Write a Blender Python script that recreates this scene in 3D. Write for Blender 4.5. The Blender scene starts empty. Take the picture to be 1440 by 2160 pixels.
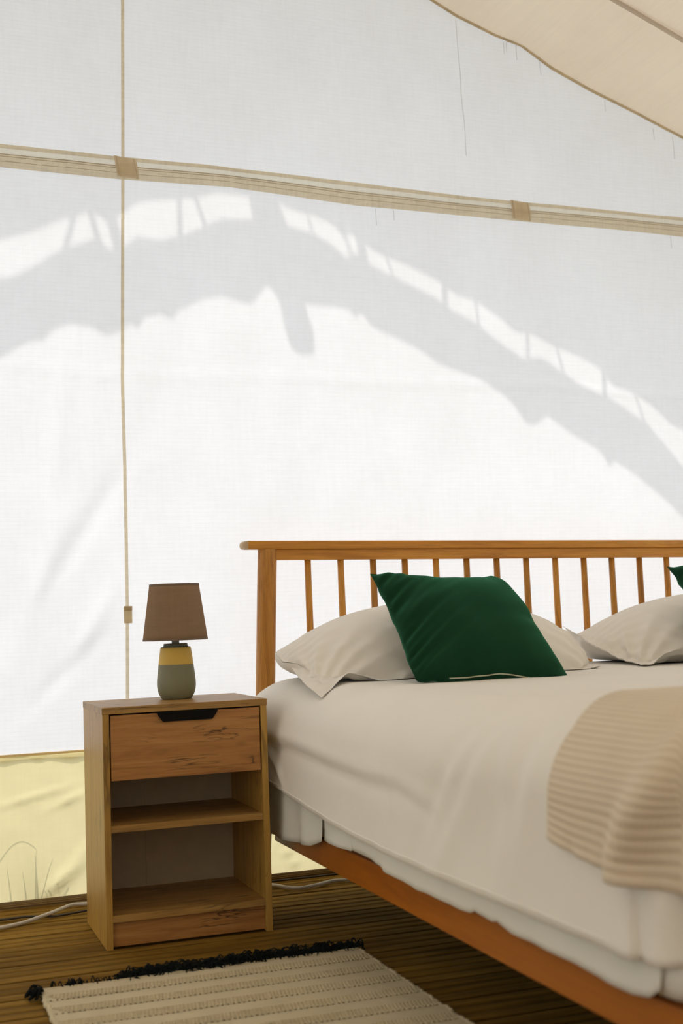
import bpy, bmesh, math, random
import numpy as np
from mathutils import Matrix, Vector, noise
random.seed(4)
rng = np.random.default_rng(7)
C = bpy.context.scene.collection
S = bpy.context.scene

# ------------------------------------------------------------------ camera
R_ = Vector((0.94061868, -0.33759594, -0.03557365)); U_ = Vector((0.00581875, -0.08874357, 0.99603751)); F_ = Vector((0.33941515, 0.93709848, 0.08150947))
cam_data = bpy.data.cameras.new('camera'); cam = bpy.data.objects.new('camera', cam_data); C.objects.link(cam)
m3 = Matrix((R_, U_, -F_)).transposed(); m4 = m3.to_4x4(); m4.translation = Vector((-.4677, -2.9655, .7443)); cam.matrix_world = m4
cam_data.sensor_fit = 'HORIZONTAL'; cam_data.sensor_width = 24.0; cam_data.lens = 24.0 * 2661 / 1440
cam_data.clip_start = .05; cam_data.clip_end = 200
cam_data.dof.use_dof = True; cam_data.dof.focus_distance = 3.3; cam_data.dof.aperture_fstop = 3.2
S.camera = cam

# ------------------------------------------------------------------ light
w = bpy.data.worlds.new('World'); S.world = w; w.use_nodes = True
bg = w.node_tree.nodes['Background']; bg.inputs[0].default_value = (.90, .95, 1.0, 1); bg.inputs[1].default_value = 2.35
SX, SZ = .2, 1.25                                    # the sun's slope: it shines in from behind the gable wall
sun_d = bpy.data.lights.new('sun', 'SUN'); sun = bpy.data.objects.new('sun', sun_d); C.objects.link(sun)
sun_d.energy = 2.5; sun_d.angle = math.radians(.58); sun_d.color = (1, .90, .80)
sun.rotation_euler = Vector((SX, -1, -SZ)).to_track_quat('-Z', 'Y').to_euler()
S.view_settings.view_transform = 'Standard'; S.view_settings.look = 'None'; S.view_settings.gamma = 1
S.view_settings.use_curve_mapping = False; S.view_settings.exposure = -.14

# ------------------------------------------------------------------ materials
def nodes(name):
    m = bpy.data.materials.new(name); m.use_nodes = True; nt = m.node_tree; nt.nodes.clear()
    out = nt.nodes.new('ShaderNodeOutputMaterial'); return m, nt, out
def N(nt, t, **k):
    n = nt.nodes.new(t)
    for a, b in k.items(): setattr(n, a, b)
    return n
def coords(nt, scale, kind='Object', rnd=False):
    tc = N(nt, 'ShaderNodeTexCoord'); mp = N(nt, 'ShaderNodeMapping'); mp.inputs['Scale'].default_value = scale
    nt.links.new(tc.outputs[kind], mp.inputs['Vector'])
    if rnd:
        oi = N(nt, 'ShaderNodeObjectInfo'); mu = N(nt, 'ShaderNodeVectorMath', operation='SCALE'); mu.inputs[0].default_value = (17, 9, 13)
        nt.links.new(oi.outputs['Random'], mu.inputs['Scale']); nt.links.new(mu.outputs[0], mp.inputs['Location'])
    return mp.outputs[0]
def noise_n(nt, vec, scale, detail=4, rough=.55, dist=0):
    n = N(nt, 'ShaderNodeTexNoise'); n.inputs['Scale'].default_value = scale; n.inputs['Detail'].default_value = detail
    n.inputs['Roughness'].default_value = rough; n.inputs['Distortion'].default_value = dist
    nt.links.new(vec, n.inputs['Vector']); return n.outputs['Fac']
def ramp(nt, fac, stops):
    r = N(nt, 'ShaderNodeValToRGB'); e = r.color_ramp.elements
    while len(e) < len(stops): e.new(.5)
    for el, (p, c) in zip(e, stops): el.position = p; el.color = (*c, 1)
    nt.links.new(fac, r.inputs[0]); return r.outputs[0]
def mixc(nt, f, a, b, mode='MIX'):
    n = N(nt, 'ShaderNodeMix', data_type='RGBA', blend_type=mode)
    if isinstance(f, (int, float)): n.inputs[0].default_value = f
    else: nt.links.new(f, n.inputs[0])
    for i, v in ((6, a), (7, b)):
        if isinstance(v, tuple): n.inputs[i].default_value = (*v, 1)
        else: nt.links.new(v, n.inputs[i])
    return n.outputs[2]
def bump(nt, h, strength, dist=.01, normal=None):
    b = N(nt, 'ShaderNodeBump'); b.inputs['Strength'].default_value = strength; b.inputs['Distance'].default_value = dist
    nt.links.new(h, b.inputs['Height'])
    if normal is not None: nt.links.new(normal, b.inputs['Normal'])
    return b.outputs[0]
def principled(nt, out, col, rough=.6, spec=.4, sheen=0):
    p = N(nt, 'ShaderNodeBsdfPrincipled'); p.inputs['Roughness'].default_value = rough; p.inputs['Specular IOR Level'].default_value = spec
    if sheen: p.inputs['Sheen Weight'].default_value = sheen
    if isinstance(col, tuple): p.inputs['Base Color'].default_value = (*col, 1)
    else: nt.links.new(col, p.inputs['Base Color'])
    nt.links.new(p.outputs[0], out.inputs[0]); return p
def plain(name, col, rough=.5, spec=.4, var=.08, scale=30, bs=.05):
    m, nt, out = nodes(name); v = coords(nt, (1, 1, 1)); f = noise_n(nt, v, scale)
    c = ramp(nt, f, [(.3, tuple(x * (1 - var) for x in col)), (.7, tuple(min(1, x * (1 + var)) for x in col))])
    p = principled(nt, out, c, rough, spec); nt.links.new(bump(nt, f, bs, .002), p.inputs['Normal']); return m
def canvas(name, col, trans, tcol=None, weave=(260, 520), dirt=.022, stain=.03, bs=.12, lines=True):
    """thin cloth that lets light through: diffuse + translucent"""
    m, nt, out = nodes(name); v = coords(nt, (1, 1, 1))
    f1 = noise_n(nt, v, 3.2, 5, .6); f2 = noise_n(nt, coords(nt, (14, 1, 90)), 1.0, 4, .7); f3 = noise_n(nt, coords(nt, (90, 1, 10)), 1.0, 3, .6)
    k = ramp(nt, f1, [(.3, (1 - dirt * 1.6, 1 - dirt * 2.0, 1 - dirt * 2.2)), (.62, (1, 1, 1))])
    k2 = ramp(nt, f2, [(.3, (1 - stain,) * 3), (.6, (1, 1, 1))]); k3 = ramp(nt, f3, [(.3, (1 - stain * .8,) * 3), (.6, (1, 1, 1))])
    kk = mixc(nt, 1.0, mixc(nt, 1.0, k, k2, 'MULTIPLY'), k3, 'MULTIPLY')
    if lines:
        wv = N(nt, 'ShaderNodeTexWave', wave_type='BANDS', bands_direction='Z'); wv.inputs['Scale'].default_value = 28; wv.inputs['Distortion'].default_value = 1.6
        wv.inputs['Detail'].default_value = 2; wv.inputs['Detail Scale'].default_value = 2
        nt.links.new(v, wv.inputs['Vector'])
        kw = ramp(nt, wv.outputs['Fac'], [(0.0, (.972, .968, .964)), (.14, (1, 1, 1))]); kk = mixc(nt, 1.0, kk, kw, 'MULTIPLY')
    d = N(nt, 'ShaderNodeBsdfDiffuse'); t = N(nt, 'ShaderNodeBsdfTranslucent'); mx = N(nt, 'ShaderNodeMixShader'); mx.inputs[0].default_value = trans
    nt.links.new(mixc(nt, 1.0, kk, col, 'MULTIPLY'), d.inputs[0]); nt.links.new(mixc(nt, 1.0, kk, tcol or col, 'MULTIPLY'), t.inputs[0])
    bn = bump(nt, f2, bs, .002); nt.links.new(bn, d.inputs['Normal']); nt.links.new(bn, t.inputs['Normal'])
    nt.links.new(d.outputs[0], mx.inputs[1]); nt.links.new(t.outputs[0], mx.inputs[2]); nt.links.new(mx.outputs[0], out.inputs[0]); return m
def wood(name, light, mid, dark, grain='X', scale=1.0, cracks=0.0, rough=.45, rnd=False, fine=.5, spec=.35, blotch=.0):
    m, nt, out = nodes(name)
    def sc(long, across): return {'X': (long, across, across), 'Y': (across, long, across), 'Z': (across, across, long)}[grain]
    v = coords(nt, tuple(x * scale for x in sc(1.3, 14)), rnd=rnd)
    f = noise_n(nt, v, 1.4, 6, .62, 1.2)
    v2 = coords(nt, tuple(x * scale for x in sc(6, 190)), rnd=rnd); g = noise_n(nt, v2, 1.0, 3, .7)
    c = ramp(nt, f, [(.28, dark), (.48, mid), (.72, light)])
    k = ramp(nt, g, [(.3, (1 - fine * .45,) * 3), (.62, (1, 1, 1))]); c = mixc(nt, 1.0, c, k, 'MULTIPLY')
    if cracks:
        v3 = coords(nt, tuple(x * scale for x in sc(2.6, 22)), rnd=rnd); h = noise_n(nt, v3, 1.0, 3, .5, .8)
        v4 = coords(nt, sc(2.0, 5), rnd=rnd); z = noise_n(nt, v4, 2.1, 2, .5)
        a = N(nt, 'ShaderNodeMath', operation='SUBTRACT'); nt.links.new(h, a.inputs[0]); a.inputs[1].default_value = .5
        b = N(nt, 'ShaderNodeMath', operation='ABSOLUTE'); nt.links.new(a.outputs[0], b.inputs[0])
        r1 = ramp(nt, b.outputs[0], [(.0, (1, 1, 1)), (.022, (0, 0, 0))]); r2 = ramp(nt, z, [(.50, (0, 0, 0)), (.60, (1, 1, 1))])
        msk = mixc(nt, 1.0, r1, r2, 'MULTIPLY')
        vo = N(nt, 'ShaderNodeTexVoronoi'); vo.inputs['Scale'].default_value = 1.0; nt.links.new(coords(nt, sc(5.5, 13), rnd=rnd), vo.inputs['Vector'])
        kn = ramp(nt, vo.outputs['Distance'], [(.0, (1, 1, 1)), (.085, (.35, .35, .35)), (.16, (0, 0, 0))]); msk = mixc(nt, 1.0, msk, kn, 'LIGHTEN')
        mm = mixc(nt, cracks, (0, 0, 0), msk)
        c = mixc(nt, mm, c, (.03, .02, .012))
    if blotch:
        q = noise_n(nt, coords(nt, (2, 6, 6), rnd=rnd), 2.0, 4, .6); qr = ramp(nt, q, [(.3, (1 - blotch,) * 3), (.65, (1, 1, 1))]); c = mixc(nt, 1.0, c, qr, 'MULTIPLY')
    if name == 'weathered_decking':     # darker towards the bottom of the grooves
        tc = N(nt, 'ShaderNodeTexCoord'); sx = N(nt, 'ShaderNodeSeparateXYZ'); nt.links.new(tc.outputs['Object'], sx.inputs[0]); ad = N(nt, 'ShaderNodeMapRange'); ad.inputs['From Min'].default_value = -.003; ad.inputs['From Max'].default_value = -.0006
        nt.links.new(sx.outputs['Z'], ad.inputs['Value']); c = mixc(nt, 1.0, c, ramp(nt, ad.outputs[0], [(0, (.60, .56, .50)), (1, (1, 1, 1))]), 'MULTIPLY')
    if rnd:
        oi = N(nt, 'ShaderNodeObjectInfo'); c = mixc(nt, 1.0, c, ramp(nt, oi.outputs['Random'], [(0, (.78, .76, .74)), (1, (1.12, 1.12, 1.12))]), 'MULTIPLY')
    p = principled(nt, out, c, rough, spec); nt.links.new(bump(nt, g, .12, .001), p.inputs['Normal']); return m

M = {}
M['wall'] = canvas('white_canvas', (.78, .79, .82), .56, (.87, .89, .93))
M['side'] = canvas('cream_canvas_wall', (.88, .84, .76), .72, (.99, .95, .87), lines=False)
M['front_wall'] = canvas('dimmed_front_canvas', (.72, .62, .50), .42, (.86, .76, .62), lines=False)  # darkened canvas so the unseen front wall sends less light inside
M['roof'] = canvas('cream_canvas', (.80, .715, .60), .38, (.90, .79, .64), lines=False, dirt=.03)
M['fly'] = canvas('flysheet_canvas', (.78, .77, .75), .62, (.95, .94, .92), lines=False)
M['yellow'] = canvas('yellow_groundsheet', (.56, .50, .28), .60, (.80, .72, .42), lines=False, bs=.05)
M['beige'] = canvas('beige_tape', (.76, .66, .48), .60, (.92, .83, .64), lines=False, stain=.12)
M['beige_dark'] = canvas('beige_webbing', (.74, .62, .44), .50, (.90, .78, .58), lines=False, stain=.10)
M['zip'] = canvas('zip_tape', (.86, .82, .72), .68, (1, .97, .86), lines=False, stain=.05)
M['coil'] = plain('zip_coil', (.52, .44, .30), .6)
M['hem'] = wood('brown_hem_tape', (.34, .24, .11), (.26, .18, .08), (.17, .11, .05), 'X', 2, rough=.8)
M['ochre'] = canvas('ochre_stitched_tape', (.80, .60, .28), .55, (.92, .70, .34), lines=False)
M['front'] = wood('reddish_board', (.54, .27, .085), (.43, .195, .055), (.27, .11, .028), 'X', 1.6, cracks=1.0, rough=.42, fine=.35)
M['panel'] = wood('golden_board', (.54, .32, .075), (.46, .26, .055), (.31, .16, .03), 'Z', 1.5, cracks=.5, rough=.42, fine=.35)
M['panelx'] = wood('golden_board_edge', (.48, .29, .09), (.40, .22, .06), (.23, .12, .03), 'X', 1.5, cracks=.9, rough=.42, fine=.35)
M['back'] = plain('shade_tinted_hardboard', (.42, .33, .22), .6, .3, .04)  # whitish board, darkened and warmed to imitate shade inside the shelves
M['black'] = plain('black_metal', (.006, .005, .004), .7, .12)
M['oakx'] = wood('oak_along_rail', (.72, .34, .055), (.62, .265, .038), (.42, .16, .02), 'X', 1.4, rough=.4, fine=.45)
M['oakz'] = wood('oak_upright', (.66, .32, .06), (.54, .235, .036), (.30, .115, .015), 'Z', 2.2, rough=.4, fine=.6, rnd=True)
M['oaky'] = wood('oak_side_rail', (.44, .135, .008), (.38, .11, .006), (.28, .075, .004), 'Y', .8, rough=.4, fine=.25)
M['endgrain'] = wood('oak_end_grain', (.66, .50, .32), (.60, .43, .26), (.50, .33, .18), 'Y', 1.5, rough=.6)
M['deck'] = wood('weathered_decking', (.42, .245, .04), (.31, .17, .024), (.17, .085, .012), 'X', 1.0, cracks=.25, rough=.8, spec=.12, rnd=True, fine=.7, blotch=.35)
def cloth(name, col, rough=.85, var=.03, fine=900, bs=.1, sheen=.0, big=5):
    m, nt, out = nodes(name); v = coords(nt, (1, 1, 1)); f = noise_n(nt, v, fine, 2, .6); g = noise_n(nt, v, big, 3, .5)
    c = ramp(nt, g, [(.3, tuple(x * (1 - var) for x in col)), (.7, col)])
    p = principled(nt, out, c, rough, .15, sheen); nt.links.new(bump(nt, f, bs, .0008), p.inputs['Normal']); return m
M['sheet'] = cloth('white_sheet', (.91, .878, .815))
M['cover'] = cloth('white_mattress_cover', (.82, .81, .75))
M['pillow'] = cloth('white_pillowcase', (.88, .84, .775))
M['green'] = cloth('dark_green_cotton', (.0048, .034, .0145), .95, .12, 700, .12)
_p = [n for n in M['green'].node_tree.nodes if n.type == 'BSDF_PRINCIPLED'][0]
_p.inputs['Sheen Weight'].default_value = .55; _p.inputs['Sheen Roughness'].default_value = .45; _p.inputs['Sheen Tint'].default_value = (.06, .42, .20, 1)
M['cream'] = plain('cream_zip', (.50, .50, .36), .6)
M['shade'] = canvas('taupe_linen_shade', (.40, .27, .175), .32, (.52, .34, .21), lines=False, stain=.10, dirt=.01)
M['rim'] = plain('taupe_trim', (.17, .115, .075), .8)
M['glaze'] = plain('grey_green_glaze', (.21, .205, .125), .5, .35, .03, 12, .03)
M['ochreglaze'] = plain('mustard_glaze', (.66, .44, .085), .5, .35, .06, 16, .03)
M['capglaze'] = plain('dark_green_glaze', (.12, .12, .08), .5, .4, .03)
M['socket'] = plain('cream_plastic', (.5, .48, .42), .45)
M['cable'] = plain('white_plastic', (.62, .58, .52), .45, .5, .03)
M['bcable'] = plain('dark_rubber', (.05, .04, .03), .5)
M['rug'] = cloth('cream_woven_cotton', (.64, .55, .37), .95, .10, 420, .6, big=9)
M['knot'] = plain('cream_yarn', (.62, .53, .35), .95, .1, .1, 60)
M['hole_shade'] = plain('weave_hole_shade', (.16, .115, .06), .95, .1)
M['fringe'] = plain('black_yarn', (.010, .013, .012), .95, .1, .2)
M['soil'] = plain('meadow_soil', (.20, .19, .15), .95, .1, .3, 3)
M['grass'] = plain('green_grass', (.10, .16, .035), .7, .2, .3)
M['thread'] = plain('grey_thread', (.30, .28, .24), .8)
M['pole'] = plain('dark_underframe', (.09, .05, .025), .6)
def throw_mat():
    m, nt, out = nodes('ribbed_beige_knit'); at = N(nt, 'ShaderNodeAttribute', attribute_name='rib')
    v = coords(nt, (1, 1, 1)); f = noise_n(nt, v, 500, 2, .7); g = noise_n(nt, v, 8, 3)
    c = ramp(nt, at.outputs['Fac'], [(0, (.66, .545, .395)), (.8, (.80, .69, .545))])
    c = mixc(nt, 1.0, c, ramp(nt, g, [(.3, (.93, .93, .93)), (.7, (1, 1, 1))]), 'MULTIPLY')
    p = principled(nt, out, c, .95, .1, .1); nt.links.new(bump(nt, f, .35, .001), p.inputs['Normal']); return m
M['throw'] = throw_mat()

# ------------------------------------------------------------------ mesh helpers
def mk(name, verts, faces, mat, parent=None, smooth=False):
    me = bpy.data.meshes.new(name); me.from_pydata([tuple(map(float, v)) for v in verts], [], [tuple(map(int, f)) for f in faces]); me.update()
    if isinstance(mat, str): mat = M[mat]
    me.materials.append(mat)
    if smooth: me.polygons.foreach_set('use_smooth', [True] * len(me.polygons))
    o = bpy.data.objects.new(name, me); C.objects.link(o)
    if parent is not None: o.parent = parent
    return o
def tag(o, label=None, cat=None, group=None, kind=None):
    if label: o['label'] = label
    if cat: o['category'] = cat
    if group: o['group'] = group
    if kind: o['kind'] = kind
    return o
def empty(name, loc, label=None, cat=None, group=None, kind=None):
    o = bpy.data.objects.new(name, None); C.objects.link(o); o.location = loc; o.empty_display_size = .05
    return tag(o, label, cat, group, kind)
def bev(o, w=.001, seg=2, angle=40):
    b = o.modifiers.new('bevel', 'BEVEL'); b.width = w; b.segments = seg; b.limit_method = 'ANGLE'; b.angle_limit = math.radians(angle); return o
def box(name, a, b, mat, parent=None, w=.001, off=(0, 0, 0)):
    (x0, y0, z0), (x1, y1, z1) = a, b; ox, oy, oz = off
    v = [(x - ox, y - oy, z - oz) for z in (z0, z1) for y in (y0, y1) for x in (x0, x1)]
    f = [(0, 2, 3, 1), (4, 5, 7, 6), (0, 1, 5, 4), (2, 6, 7, 3), (0, 4, 6, 2), (1, 3, 7, 5)]
    o = mk(name, v, f, mat, parent)
    if w: bev(o, w)
    return o
def grid(name, P, mat, parent=None, closed_u=False, smooth=True, thick=0):
    P = np.asarray(P); n, m_ = P.shape[:2]; idx = np.arange(n * m_).reshape(n, m_); f = []
    if closed_u: idx = np.vstack([idx, idx[:1]])
    a, b, c, d = idx[:-1, :-1], idx[1:, :-1], idx[1:, 1:], idx[:-1, 1:]
    f = np.stack([a, b, c, d], -1).reshape(-1, 4)
    o = mk(name, P.reshape(-1, 3), f.tolist(), mat, parent, smooth)
    if thick: s = o.modifiers.new('solid', 'SOLIDIFY'); s.thickness = thick; s.offset = 0
    return o
def tube_mesh(paths, radii, sides=8):
    V, F = [], []
    for path, r in zip(paths, radii):
        P = np.asarray(path, float); n = len(P); r = np.broadcast_to(r, (n,)); base = len(V)
        T = np.gradient(P, axis=0); T /= np.linalg.norm(T, axis=1)[:, None] + 1e-12
        up = np.array([0, 0, 1.]) if abs(T[0][2]) < .9 else np.array([1., 0, 0])
        for i in range(n):
            a = np.cross(T[i], up); a /= np.linalg.norm(a) + 1e-12; b = np.cross(a, T[i]); up = b
            for k in range(sides):
                t = 2 * math.pi * k / sides; V.append(P[i] + r[i] * (math.cos(t) * a + math.sin(t) * b))
        for i in range(n - 1):
            for k in range(sides):
                k2 = (k + 1) % sides; F.append((base + i * sides + k, base + i * sides + k2, base + (i + 1) * sides + k2, base + (i + 1) * sides + k))
        F.append(tuple(base + k for k in range(sides))[::-1]); F.append(tuple(base + (n - 1) * sides + k for k in range(sides)))
    return V, F
def tube(name, path, r, mat, parent=None, sides=12, off=(0, 0, 0)):
    V, F = tube_mesh([path], [r], sides); V = np.asarray(V) - np.asarray(off)
    return mk(name, V, F, mat, parent, True)
def spline(pts, n):
    pts = np.asarray(pts, float); t = np.linspace(0, len(pts) - 1, n); out = []
    for u in t:
        i = min(int(u), len(pts) - 2); s = u - i
        p0, p1, p2, p3 = pts[max(i - 1, 0)], pts[i], pts[i + 1], pts[min(i + 2, len(pts) - 1)]
        out.append(.5 * ((2 * p1) + (-p0 + p2) * s + (2 * p0 - 5 * p1 + 4 * p2 - p3) * s * s + (-p0 + 3 * p1 - 3 * p2 + p3) * s ** 3))
    return np.array(out)
def lathe(name, prof, mat, parent=None, n=48, caps=True, loc=(0, 0, 0)):
    V, F = [], []; k = len(prof)
    for i in range(n):
        t = 2 * math.pi * i / n
        for r, z in prof: V.append((r * math.cos(t) + loc[0], r * math.sin(t) + loc[1], z + loc[2]))
    for i in range(n):
        j = (i + 1) % n
        for q in range(k - 1): F.append((i * k + q, j * k + q, j * k + q + 1, i * k + q + 1))
    if caps: F.append(tuple(i * k for i in range(n))[::-1]); F.append(tuple(i * k + k - 1 for i in range(n)))
    return mk(name, V, F, mat, parent, True)
def sharp(o, ang=35):
    e = o.modifiers.new('split', 'EDGE_SPLIT'); e.split_angle = math.radians(ang); return o
def nz(x, y, z=0.): return noise.noise((x, y, z))
nzv = np.vectorize(nz)

WY = .5765
# ================================================================== SETTING
# --- gable wall
EX = np.array([-2.9, .19, 1.176, 1.265, 1.399, 1.496, 1.603, 1.743, 1.904, 2.032, 2.107, 3.25])
EZ = np.array([1.865, 3.075, 2.695, 2.652, 2.605, 2.581, 2.518, 2.460, 2.404, 2.356, 2.328, 1.875])
EZ[0] = 3.075 - (3.09) * .3925
def edge_z(x): return np.interp(x, EX, EZ)
def roof_z(x): return np.where(x > .19, 3.158 - .394 * x, 3.158 - .394 * (.38 - x)) + .008
wall = empty('wall_back', (0, WY, 0), kind='structure')
xs = np.linspace(-2.9, 3.25, 320); vs = np.linspace(0, 1, 150)
X, V_ = np.meshgrid(xs, vs); Z = .396 + V_ * (edge_z(X) + .004 - .396)
def wall_off(X, Z):
    d = np.zeros_like(X)
    fall = np.clip((1.9 - Z) / .9, 0, 1)
    d += fall * .010 * nzv(X * 3.2, Z * .45, 1.)
    d += fall * .006 * nzv(X * 8 + Z * 1.5, Z * .9, 5.)
    d += .0022 * nzv(X * 11, Z * 6, 9.)
    # soft folds left of the seam
    for x0, z0, ang, wd, ln, am in ((-.02, 1.22, .10, .022, .30, .012), (.05, 1.0, .55, .020, .20, -.012), (-.07, .86, .35, .026, .22, .012), (.06, .72, .5, .018, .14, .012), (.0, .62, .8, .016, .12, -.010), (.09, 1.36, .0, .016, .30, .007), (1.55, .95, -.05, .03, .35, .009), (.62, 1.25, .05, .05, .3, .009), (1.05, 1.2, -.03, .05, .3, .008)):
        u = (X - x0) * math.cos(ang) - (Z - z0) * math.sin(ang); v = (X - x0) * math.sin(ang) + (Z - z0) * math.cos(ang)
        d += am * np.exp(-(u / wd) ** 2 - (v / ln) ** 2)
    d += .0035 * np.exp(-((Z - (1.455 + .045 * nzv(X * 1.3, 0 * X, 2.))) / .006) ** 2)
    return d
P = np.stack([X, wall_off(X, Z), Z], -1)
grid('canvas_panel', P, 'wall', wall)
seam_x = lambda z: np.interp(z, [.401, .54, .79, 1.0, 1.43, 2.09, 2.56, 3.1], [.158, .161, .166, .167, .166, .182, .191, .2])
def strip_x(name, z0f, z1f, y, mat, x0=-2.88, x1=3.2, n=260, bulge=.0, thick=.0016, rows=4):
    xs_ = np.linspace(x0, x1, n); P = []
    for r_ in range(rows):
        t = r_ / (rows - 1); z = z0f(xs_) * (1 - t) + z1f(xs_) * t
        P.append(np.stack([xs_, -y - bulge * math.sin(math.pi * t) + 0 * xs_, z], -1))
    return grid(name, np.array(P), mat, wall, thick=thick if mat == 'hem' else 0)
def wav(x, a=.004, s=2., k=0): return a * nzv(x * s, 0 * x + k, 3.3)
ztop = lambda x: np.interp(x, [-.162, .17, .42, 1.42, 2.088], [2.091, 2.083, 2.085, 2.054, 2.049]) + wav(x, .006, 2.3) + wav(x, .0015, 9)
zbot = lambda x: np.interp(x, [-.162, .17, .5, .9, 1.42, 2.083], [2.023, 2.018, 2.022, 1.996, 1.992, 1.981]) + wav(x, .003, 3.1, 4)
lerp = lambda t: (lambda x: ztop(x) * (1 - t) + zbot(x) * t)
strip_x('zip_flap', lerp(.18), lerp(.0), .010, 'beige', bulge=.004)
strip_x('zip_tape', lerp(.42), lerp(.16), .007, 'zip', bulge=.003)
strip_x('zip_cover', lerp(1.0), lerp(.40), .008, 'beige', bulge=.005)
for t0 in (.42, .52, .74):
    xs_ = np.linspace(-2.88, 3.2, 240)
    tube('zip_coil', np.stack([xs_, 0 * xs_ - (.0125 if t0 > .7 else .0105), lerp(t0)(xs_) + wav(xs_, .0012, 12, t0)], -1), .0011 if t0 < .7 else .0007, 'coil', wall, 6)
for (xa, xb, za, zb, lean) in ((.152, .216, 2.024, 2.083, .010), (1.422, 1.489, 1.993, 2.054, .006)):
    P = np.array([[(xa + (xb - xa) * i / 5 + lean * (1 - j / 6), -.018 - .003 * math.sin(math.pi * j / 6), za + (zb - za) * j / 6 - .006 * i / 5) for i in range(6)] for j in range(7)])
    t_ = grid('fabric_tab', P, 'beige_dark', wall)
    for s_ in (.1, .9): tube('stitching', [P[j][0] * (1 - s_) + P[j][5] * s_ + np.array([0, -.0015, 0]) for j in range(7)], .0007, 'coil', t_, 5)
zs = np.linspace(.402, 3.06, 150)
P = np.stack([np.stack([seam_x(zs) + dx, wall_off(seam_x(zs), zs) - .003 - (.002 if abs(dx) < .003 else 0), zs], -1) for dx in (-.0048, -.002, .002, .0048)], 0)
grid('seam_tape', P, 'beige', wall)
box('seam_toggle', (.155, -.014, .743), (.178, -.008, .791), 'beige', wall, .002); box('toggle_fold', (.155, -.0165, .778), (.178, -.0135, .791), 'beige', wall, .001)
# lower yellow panel, hem tapes
x2 = np.linspace(-2.9, 3.25, 330); z2 = np.linspace(0.004, .400, 40); X, Z = np.meshgrid(x2, z2)
D = .005 * nzv(X * 6, Z * 3, 2) + .004 * nzv(X * 13 + Z * 9, Z * 6, 8)
for x0, z0, ang, wd, ln, am in ((.03, .12, .75, .008, .12, .006), (-.1, .285, 1.35, .005, .09, .004), (-.02, .06, .9, .012, .08, .006), (.0, .27, 1.2, .006, .06, .004), (.62, .06, -.5, .007, .07, .006), (.55, .10, -.35, .01, .09, .005), (.70, .05, .3, .008, .06, .004)):
    u = (X - x0) * math.cos(ang) - (Z - z0) * math.sin(ang); v = (X - x0) * math.sin(ang) + (Z - z0) * math.cos(ang); D += 2.2 * am * np.exp(-(u / wd) ** 2 - (v / ln) ** 2)
grid('lower_panel', np.stack([X, D, Z], -1), 'yellow', wall)
xs_ = np.linspace(-2.9, 3.25, 500)
scal = .3815 + .009 * np.abs(np.sin(xs_ * 40 + 2.5 * nzv(xs_ * 9, 0 * xs_, 1))) ** .8 + .003 * nzv(xs_ * 14, 0 * xs_, 6)
grid('scalloped_shade_strip', np.stack([np.stack([xs_, 0 * xs_ + .012, scal], -1), np.stack([xs_, 0 * xs_ + .010, 0 * xs_ + .398], -1)], 0), 'yellow', wall)  # second layer added behind the panel to shade a scalloped band
strip_x('stitched_tape', lambda x: .396 + 0 * x + wav(x, .001, 4), lambda x: .4025 + 0 * x + wav(x, .001, 4), .004, 'ochre')
V_s = []
for i in range(1500):
    xa = -.6 + i * .0018; V_s.append([(xa, -.006, .3975), (xa + .0009, -.006, .4015)])
vv, ff = tube_mesh(V_s, [.0003] * len(V_s), 3); tag(mk('zigzag_stitch', vv, ff, 'beige_dark', wall), kind='stuff')
strip_x('bottom_hem', lambda x: 0.001 + 0 * x, lambda x: .019 + wav(x, .003, 3), .022, 'hem', thick=.004)
for dz in (.006, .011): strip_x('hem_stitch', lambda x: dz + wav(x, .0005, 9), lambda x: dz + .0012 + wav(x, .0005, 9), .0255, 'ochre', thick=.0006, rows=2)
# loose threads hanging below the roof edge
for x0, za, zb in ((1.262, 2.635, 2.19), (1.43, 2.585, 2.545), (1.475, 2.58, 2.53), (1.44, 2.585, 2.55), (1.56, 2.54, 2.49), (1.80, 2.43, 2.39), (1.985, 2.35, 2.31), (2.06, 2.33, 2.25), (.96, 1.994, 1.94), (1.02, 1.992, 1.96), (2.03, 1.98, 1.94)):
    zz = np.linspace(za, zb, 14); tube('loose_thread', np.stack([x0 + .004 * nzv(zz * 9, 0 * zz, x0) + (za - zz) * .04, 0 * zz - .006, zz], -1), .0005, 'thread', wall, 4)
# --- roof
roof_o = empty('ceiling', (0, 0, 0), kind='structure')
ys = np.linspace(WY, -4.6, 90)
for nm, xa, xb in (('roof_panel', .19, 3.25), ('roof_panel', -2.9, .19)):
    xr = np.linspace(xa, xb, 120); X, Y = np.meshgrid(xr, ys)
    near = np.exp(-(WY - Y) / .05)
    Zr = roof_z(X) * (1 - near) + edge_z(X) * near + (1 - near) * (.010 * nzv(X * 1.1, Y * .9, 3) + .008 * nzv((X + Y) * 2.2, Y * 1.5, 6))
    grid(nm, np.stack([X, Y, Zr], -1), 'roof', roof_o)
for sgn, xa, xb in ((1, .19, 3.25), (-1, .19, -2.9)):
    for ysm in (.142, -1.35, -2.85):
        xr = np.linspace(xa, xb, 60); zr = roof_z(xr) - .006
        P = np.stack([np.stack([xr, 0 * xr + ysm + d + .012 * nzv(xr * 1.2, 0 * xr, 7), zr - e], -1) for d, e in ((-.009, 0), (-.007, .003), (.007, .003), (.009, 0))], 0)
        grid('roof_seam', P, 'roof', roof_o, thick=.002)
    xr = np.linspace(xa, xb, 200); tube('edge_binding', np.stack([xr, 0 * xr + WY - .008, edge_z(xr) - .001 + .0015 * nzv(xr * 22, 0 * xr, 4)], -1), .0045, 'beige', roof_o, 6)
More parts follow.
